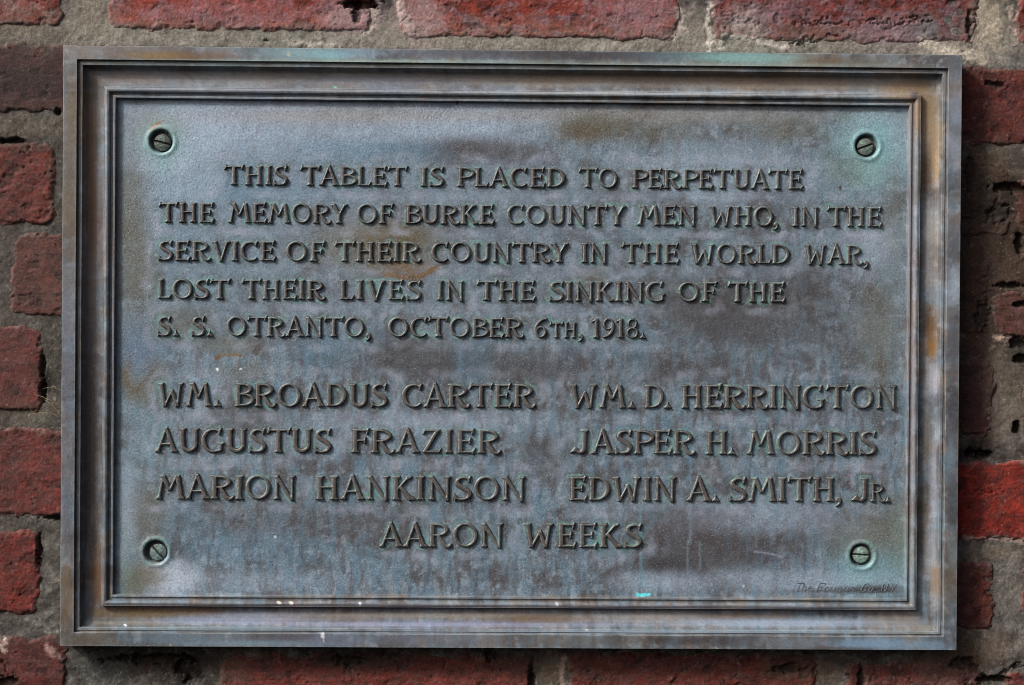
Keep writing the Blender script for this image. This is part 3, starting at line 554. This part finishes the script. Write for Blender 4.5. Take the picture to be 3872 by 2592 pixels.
HOLES = [ # x, y, rx, ry, depth mm
 (1335,18,70,22,9),(1320,50,20,40,4),(3810,690,80,20,7),(3760,780,50,40,2.5),(3840,900,20,44,6),(3800,1060,50,12,4),(3870,1130,60,12,6),(3837,1603,16,24,9),(3690,1700,60,18,10),(3850,1280,60,26,5),(3850,1340,30,20,6),
 (150,1480,14,50,5),(138,2090,11,55,5),(148,1390,10,50,3),(30,548,50,14,6),(560,2500,160,20,6),(700,2530,50,50,6),(1300,2500,60,20,5),(1840,2480,30,30,4),(3250,2560,16,50,6),(2970,2520,60,20,4),(3640,2500,50,26,6),(3760,2560,70,14,7),(20,2585,40,30,5),
 (3740,300,40,14,4),(200,436,12,16,5),(215,1965,60,10,5),(2000,2570,14,60,5),(3650,640,20,80,3),(3700,1180,30,60,3),(980,158,10,4,2),(3640,60,14,40,3),
]
CRACKS = [([(2975,78),(3050,70),(3160,76),(3260,60),(3330,72),(3440,56),(3500,62)],7,2.2),([(2700,45),(2760,60),(2840,66)],5,1.2),([(2960,146),(3060,138),(3140,118)],9,2.4),([(3640,130),(3650,60),(3670,40)],8,2),([(3640,1860),(3700,1850),(3760,1855)],6,1.5),
 ([(3640,2600),(3760,2560),(3860,2500)],8,3),([(3730,2580),(3720,2540)],8,3),([(1640,0),(1700,60),(1720,110)],4,1),([(60,590),(90,600),(110,585)],5,1.2),([(2,2500),(30,2560),(60,2592)],6,1.5),([(0,1855),(60,1858)],4,.6),([(1840,2490),(1850,2530),(1830,2470)],6,2)]
LIME = [([(2655,0),(2640,80),(2660,140),(2652,190)],8,(196,188,178)),([(2690,170),(2700,120),(2760,130),(2880,150),(2960,170)],10,(176,168,160)),([(1480,20),(1500,80),(1530,130)],20,(166,150,146)),([(2540,30),(2545,90),(2520,140)],14,(168,158,150)),
 ([(1325,160),(1370,100),(1390,40)],9,(170,160,148)),([(1060,165),(1150,172),(1250,170)],8,(168,160,150)),([(3470,140),(3560,180),(3700,200)],22,(176,168,154)),([(3800,0),(3820,150)],9,(160,140,130)),
 ([(3750,1258),(3872,1262)],7,(160,140,128)),([(3640,2022),(3872,2030)],8,(150,130,124)),([(2120,2480),(2105,2592)],8,(160,140,130)),([(10,2420),(10,2470)],8,(180,160,150)),([(170,2455),(200,2480)],16,(150,120,116))]
XMIN, XMAX, YMIN, YMAX = -1000, 4900, -760, 3340
def relief(px, py):                                # dips in mm common to brick and mortar
    d = 0*px; n = 1.7*fbm(px/36, py/30, 5, 401, .65)
    for cx, cy, rx, ry, dep in HOLES:
        r = np.sqrt(((px-cx)/rx)**2+((py-cy)/ry)**2)+.35*n; d = d-dep*(1-sst(.55, 1.15, r))
    for pts, wd, dep in CRACKS: d = d-dep*(1-sst(.2, 1, (seg_dist(px+14*n, py+14*n, pts))/wd))
    for pts, wd, col in LIME: d = d+.5*(1-sst(.3, 1.2, (seg_dist(px+16*n, py+12*n, pts))/wd))
    return d
def wall_paint(px, py, c, mortar):
    wn = fbm(px/45, py/45, 4, 301, .65); n2 = fbm(px/14, py/14, 3, 305, .6)
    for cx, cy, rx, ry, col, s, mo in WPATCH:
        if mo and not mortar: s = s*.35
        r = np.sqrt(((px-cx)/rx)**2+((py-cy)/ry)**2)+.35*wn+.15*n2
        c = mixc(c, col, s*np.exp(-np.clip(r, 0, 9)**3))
    for pts, wd, col in LIME:
        d = seg_dist(px+16*wn, py+12*wn, pts)/wd; c = mixc(c, col, .85*(1-sst(.3, 1.5, d+.4*n2)))
    n = 1.7*fbm(px/36, py/30, 5, 401, .65)
    for cx, cy, rx, ry, dep in HOLES:               # dark brown in the open joints
        r = np.sqrt(((px-cx)/rx)**2+((py-cy)/ry)**2)+.35*n; c = mixc(c, (36,31,25), .75*(1-sst(.6, 1.3, r)))
    return c
def wall_xyz(px, py, hmm):                           # photo pixel grid laid on the plane of the wall, relief towards the viewer
    x = np.interp(px, GX, AX); z = np.interp(-py, -GY[::-1], AZ[::-1]); return x, -hmm/1000, z
GX = np.array([XMIN, XMAX], float); GY = np.array([YMIN, YMAX], float)
AX = np.array([at(XMIN, 1296, 0)[0], at(XMAX, 1296, 0)[0]]); AZ = np.array([at(1936, YMIN, 0)[1], at(1936, YMAX, 0)[1]])
ROLL = .0075                                         # the courses run a touch off level to the plaque
def wx(px, py): return AX[0]+(px-XMIN)*(AX[1]-AX[0])/(XMAX-XMIN)
def wz(px, py): return AZ[0]+(py-YMIN)*(AZ[1]-AZ[0])/(YMAX-YMIN)

wall = thing('brick_wall', (0, .05, wz(0, YMAX)), 'old weathered red brick wall with rough grey lime mortar behind the plaque', 'wall')
WL = np.array([[0, .05, wz(0, YMAX)]])
def axis(a, b, lo, hi, fine, coarse): return np.unique(np.concatenate([np.arange(a, lo, coarse), np.arange(lo, hi, fine), np.arange(hi, b+coarse, coarse)]))
def add_skirt(V, F, C_, nx, nz, depth):
    idx = np.concatenate([np.arange(nx), nx-1+nx*np.arange(1, nz), (nz-1)*nx+np.arange(nx-2, -1, -1), nx*np.arange(nz-2, 0, -1)])
    B = V[idx].copy(); B[:, 1] = depth; n = len(V); m = len(idx); k = np.arange(m); k2 = (k+1) % m
    F2 = np.stack([idx[k2], idx[k], n+k, n+k2], 1); return np.vstack([V, B]), np.vstack([F, F2]), np.vstack([C_, C_[idx]])

# mortar bed
gx = axis(XMIN, XMAX, -30, 3900, 4.6, 22); gy = axis(YMIN, YMAX, -30, 2620, 4.6, 22)
PX, PY = np.meshgrid(gx, gy); nx, nz = len(gx), len(gy)
cxm = (PX[:-1,:-1]+PX[1:,1:])/2; cym = (PY[:-1,:-1]+PY[1:,1:])/2
keep = ~((cxm > 330) & (cxm < 3540) & (cym > 270) & (cym < 2380))
use = np.zeros(PX.shape, bool); use[:-1,:-1] |= keep; use[1:,:-1] |= keep; use[:-1,1:] |= keep; use[1:,1:] |= keep
ux = PX[use]; uy = PY[use]
def mortar_h(x, y): return -1.15+1.0*fbm(x/130, y/110, 3, 201)+.34*fbm(x/26, y/26, 4, 205, .6)+.13*fbm(x/8, y/8, 2, 209)+relief(x, y)
hm = mortar_h(ux, uy)
cc = np.zeros(ux.shape+(3,))+lin((84,82,78)); n = fbm(ux/70, uy/60, 5, 211, .65)
cc = mixc(cc, (128,126,120), sst(0,.6,n)*.7); cc = mixc(cc, (56,53,48), sst(0,.6,-n)*.8); cc = mixc(cc, (96,92,90), sst(.1,.6,fbm(ux/40,uy/40,4,215))*.5)
cc = mixc(cc, (44,40,34), sst(.45,.9,fbm(ux/16,uy/16,4,219,.7))*.7)
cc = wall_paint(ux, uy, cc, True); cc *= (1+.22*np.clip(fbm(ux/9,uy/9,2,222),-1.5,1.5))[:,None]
V = np.zeros((PX.size, 3)); Cc = np.zeros((PX.size, 3)); ui = np.flatnonzero(use.ravel())
V[ui] = np.stack([wx(ux, uy), -hm/1000, wz(ux, uy)], 1); Cc[ui] = cc
F = grid_faces(nx, nz, keep)[:, ::-1]                # py runs downwards: flip
V2, F2, C2 = compact(V, F, Cc)
V2 -= WL
link('mortar', mesh_from('mortar', V2, F2, C2), M_MORTAR, wall, (0, .05, wz(0, YMAX)))
# core of the wall behind the joints
def box(x0,x1,y0,y1,z0,z1):
    v = [(x,y,z) for x in (x0,x1) for y in (y0,y1) for z in (z0,z1)]
    return v, [(0,1,3,2),(4,6,7,5),(0,4,5,1),(2,3,7,6),(0,2,6,4),(1,5,7,3)]
bv, bf = box(wx(XMIN,0), wx(XMAX+20,0), .014, .10, wz(0,YMAX+20), wz(0,YMIN)); bv = np.array(bv)-WL
link('wall_core', mesh_from('wall_core', bv, bf, np.tile(lin((60,54,46)), (8,1)), smooth=False), M_MORTAR, wall, (0,.05,wz(0,YMAX)))

# bricks: left, top, right, bottom, base colour, haze colour, haze, soot, roughness, proud mm
RED=(124,44,38); BRIGHT=(142,38,30); DEEP=(92,38,34); DARK=(66,44,42); BROWN=(104,54,48); HZ=(136,104,112); LM=(168,152,144)
BR_ = [
 (-420,-160,212,108,(116,42,36),LM,.35,.45,1,.4),(385,-150,1372,118,(134,50,38),(148,108,116),.55,.2,1,.6),(1478,-150,2530,140,(128,46,36),(136,106,114),.65,.35,1.2,.5),(2668,-140,3672,138,(108,44,42),(118,92,100),.75,.5,1.5,.2),(3826,-140,4500,148,(118,44,36),HZ,.3,.3,1,.5),
 (-560,183,520,436,(62,42,42),(92,60,66),.45,.75,.7,.2),(-360,560,190,855,(128,42,36),(116,66,66),.3,.55,1.4,.9),(30,898,640,1202,(104,54,50),(122,84,84),.35,.5,1,.5),(-400,1246,142,1556,(122,46,44),(140,88,90),.5,.25,.7,.7),
 (-120,1632,620,1952,(122,40,38),(136,82,82),.35,.35,.8,.7),(-380,2020,140,2322,(130,38,34),(120,60,60),.25,.35,1.2,.9),(-500,2420,240,2700,(94,34,34),(120,80,84),.4,.3,.8,.5),
 (3300,236,4100,528,(100,42,38),(112,72,74),.4,.45,1.2,.3),(3820,650,4500,850,(110,58,52),(130,96,92),.4,.5,1.3,.0),(3742,1085,4400,1250,(106,56,52),(128,98,98),.6,.3,1,.1),(3300,1355,3748,1625,(74,38,38),(90,62,66),.4,.4,1,-.2),
 (3860,1400,4500,1640,(110,58,56),(124,94,92),.5,.4,1,-.2),(3200,1732,4200,2024,(146,40,30),(120,66,64),.25,.45,1,.5),(3300,2112,3752,2368,(94,44,40),(122,92,92),.4,.5,1.3,.0),(3860,2130,4600,2370,(112,50,44),HZ,.4,.4,1,0),
 (828,2478,1996,2720,(132,48,42),(140,92,90),.35,.45,1.2,.3),(2140,2470,3076,2720,(116,40,34),(134,94,94),.4,.4,1.3,.4),(3196,2498,3700,2740,(108,50,48),(134,104,104),.6,.5,1.4,.1),(3800,2530,4500,2760,(116,46,42),(134,96,96),.5,.4,1.2,.1),
 (3300,585,3805,872,(62,46,38),(76,62,52),.5,.7,1.8,-.6),(3300,930,3725,1245,(58,44,38),(80,62,56),.5,.6,1.8,-.7),
 (270,2500,770,2730,(70,52,46),(84,80,76),.5,.8,1.6,-1.6),
]
# courses outside the photograph, same bond, plainer
rb = random.Random(11); PAL = [(124,44,38),(108,46,42),(134,46,36),(96,42,40),(116,54,48)]
FAR = []
for r_, (y0, y1) in enumerate([(-540,-230),(-160,108),(183,436),(560,855),(898,1202),(1246,1556),(1632,1952),(2020,2322),(2420,2700),(2780,3060)]):
    for x in ([-990,0,1130,2240,3400,4480] if y0 < -200 or y0 > 2750 else []):
        FAR.append((x+(r_ % 2)*60, y0, x+980, y1))
    if -200 < y0 < 2750:
        xl = {1:-1000,2:-1000,3:-1000,4:-1000,5:-1000,6:-1000,7:-1000,8:-1000}[r_]; lefts = {1:-520,2:-660,3:-460,4:-90,5:-500,6:-240,7:-480,8:-600}[r_]
        if lefts-xl > 200: FAR.append((xl, y0, lefts, y1))
        rx = {1:4600,2:4200,3:4600,4:4500,5:4600,6:4300,7:4700,8:4600}[r_]; FAR.append((rx, y0+40, 4900, y1+40))
FAR = [(a,b,c,d,rb.choice(PAL),HZ,.4,.4,1,rb.uniform(-.2,.6)) for a,b,c,d in FAR]
for bi, (x0,y0,x1,y1,base,hz,hzs,soot,rg,proud) in enumerate(BR_+FAR):
    far = bi >= len(BR_); sd = 500+bi*13; mg = 34; fine = 18 if far else 4.4
    if far: bx = np.arange(x0-mg, x1+mg+fine, fine); by = np.arange(y0-mg, y1+mg+fine, fine)
    else:
        lo = max(x0-mg, -30); hi = min(x1+mg, 3905); bx = np.unique(np.concatenate([np.arange(x0-mg, lo, 24), np.arange(lo, hi, fine), np.arange(hi, x1+mg+24, 24)]))
        lo = max(y0-mg, -30); hi = min(y1+mg, 2625); by = np.unique(np.concatenate([np.arange(y0-mg, lo, 24), np.arange(lo, hi, fine), np.arange(hi, y1+mg+24, 24)]))
        if x0 < 330 and x1 > 400 and y0 > 170 and y1 < 2430: bx = bx[bx < 420]       # the rest lies hidden behind the plaque
        if x0 < 3500 and y0 > 170 and y1 < 2430 and x0 > 3000: bx = bx[bx > 3480]
    A, B = np.meshgrid(bx, by)
    big = fbm(A/70, B/70, 3, sd); sm_ = fbm(A/20, B/20, 3, sd+3)
    qx = A+15*big+8*sm_; qy = B+12*fbm(A/90, B/60, 3, sd+5)+6*sm_
    hx = (x1-x0)/2; hy = (y1-y0)/2+15; hx += 14; rr = 52; ex = np.abs(qx-(x0+x1)/2)-hx+rr; ey = np.abs(qy-(y0+y1)/2)-hy+rr
    sdf = -(np.hypot(np.maximum(ex,0), np.maximum(ey,0))+np.minimum(np.maximum(ex,ey),0)-rr)
    pit, pv = cells(A/17, B/17, sd+7); pits = (1-sst(.08, .30, pit+.12*sm_))*(pv > .84)*(.2+pv)*sst(-.3,.4,big)
    pit2, pv2 = cells(A/60, B/45, sd+9); chips = (1-sst(.2, .52, pit2+.2*sm_))*(pv2 > .8)
    hgt = -8+8*sst(-20, 26, sdf)+proud+rg*(.55*fbm(A/110, B/80, 3, sd+11)+.17*sm_+.16*fbm(A/60, B/7, 3, sd+12)+.16*fbm(A/8, B/8, 2, sd+13)-.8*pits-.55*chips)+.8*relief(A, B)
    hgt = hgt-1.2*sst(.2,.8,fbm(A/36,B/36,3,sd+15))*(1-sst(8, 60, sdf))*rg
    base = tuple(.82*v+.18*w_ for v, w_ in zip(base, (118,64,40))); c = np.zeros(A.shape+(3,))+lin(base); n = fbm(A/80, B/55, 5, sd+17, .65)
    c = mixc(c, [min(255, v*1.18+8) for v in base], sst(0,.7,n)*.6); c = mixc(c, [v*.62 for v in base], sst(0,.7,-n)*.85); n = fbm(A/50, B/70, 4, sd+19, .6); c = mixc(c, (92,50,38), sst(0,.6,n)*.5)
    n = fbm(A/75, B/45, 6, sd+21, .75); c = mixc(c, hz, np.clip(sst(-.1,.45,n)*min(.9, hzs*1.05), 0, 1))
    n = fbm(A/44, B/24, 6, sd+25, .75); c = mixc(c, (44,33,32), sst(0,.7,n)*min(1,soot+.15))
    c = mixc(c, (34,26,24), np.clip(pits*.7+chips*.35, 0, .9)); c = mixc(c, LM, np.clip((1-sst(6, 34, sdf+16*sm_))*sst(-.2,.5,big+.5*sm_)*.55, 0, 1))
    c = mixc(c, (84,70,60), (1-sst(-4, 10, sdf))*.8)
    edge = sdf+22*sm_+26*big; c = mixc(c, (86,82,76), (1-sst(-8, 8, edge))*.85); c = mixc(c, (134,124,116), (1-sst(.3, 1.1, np.abs(edge-10)/10))*.4*sst(-.3,.4,sm_))
    c = mixc(c, LM, sst(.62,1.0,fbm(A/12,B/12,3,sd+27,.7))*.6*hzs)
    c = mixc(c, (150,146,142), (1-sst(.05,.16,pit2+.1*sm_))*(pv2 < .16)*.5*hzs)
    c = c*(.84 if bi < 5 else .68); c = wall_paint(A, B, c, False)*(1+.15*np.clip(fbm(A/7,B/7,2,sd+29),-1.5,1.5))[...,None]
    V = np.stack([wx(A,B).ravel(), (-hgt/1000).ravel(), wz(A,B).ravel()], 1)
    V, F, c = add_skirt(V, grid_faces(len(bx), len(by))[:, ::-1], c.reshape(-1,3), len(bx), len(by), .06)
    F[-2*(len(bx)+len(by))+4:] = F[-2*(len(bx)+len(by))+4:, ::-1]
    ctr = np.array([(V[:,0].min()+V[:,0].max())/2, 0, (V[:,2].min()+V[:,2].max())/2])
    link('brick', mesh_from('brick', V-ctr, F, c), M_BRICK, wall, tuple(ctr))
# a few strands of old cobweb on the joint to the left of the plaque
rc = random.Random(3); Vs = []; Fs = []
for sx, sy, ex, ey in [(120,1500,236,1560),(150,1480,232,1490),(160,1520,238,1600),(100,1575,220,1585),(180,1700,232,1640),(150,1640,236,1628),(190,1540,215,1500),(190,1720,236,1660)]:
    n0 = len(Vs); m = 14
    for i in range(m):
        t = i/(m-1); px = sx+(ex-sx)*t; py = sy+(ey-sy)*t-14*math.sin(math.pi*t)*rc.uniform(.7,1); y = -.0035-.002*math.sin(math.pi*t)
        for q in range(4):
            a = math.pi/2*q; Vs.append((wx(px,py)+.00011*math.cos(a), y+.00011*math.sin(a), wz(px,py)+.00011*math.cos(a)))
    for i in range(m-1):
        for q in range(4): a = n0+4*i+q; b = n0+4*i+(q+1) % 4; Fs.append((a, b, b+4, a+4))
def build_web(t, b): b.inputs['Base Color'].default_value = (*lin((150,128,92)), 1); b.inputs['Roughness'].default_value = .6
web = link('cobweb', mesh_from('cobweb', Vs, Fs), node_mat('dusty_strand', build_web)); web['label'] = 'thin straw-coloured strands of cobweb on the mortar left of the plaque'; web['category'] = 'cobweb'
print('tris', sum(len(o.data.polygons)*2 for o in bpy.data.objects if o.type == 'MESH'), 'objects', len(bpy.data.objects))
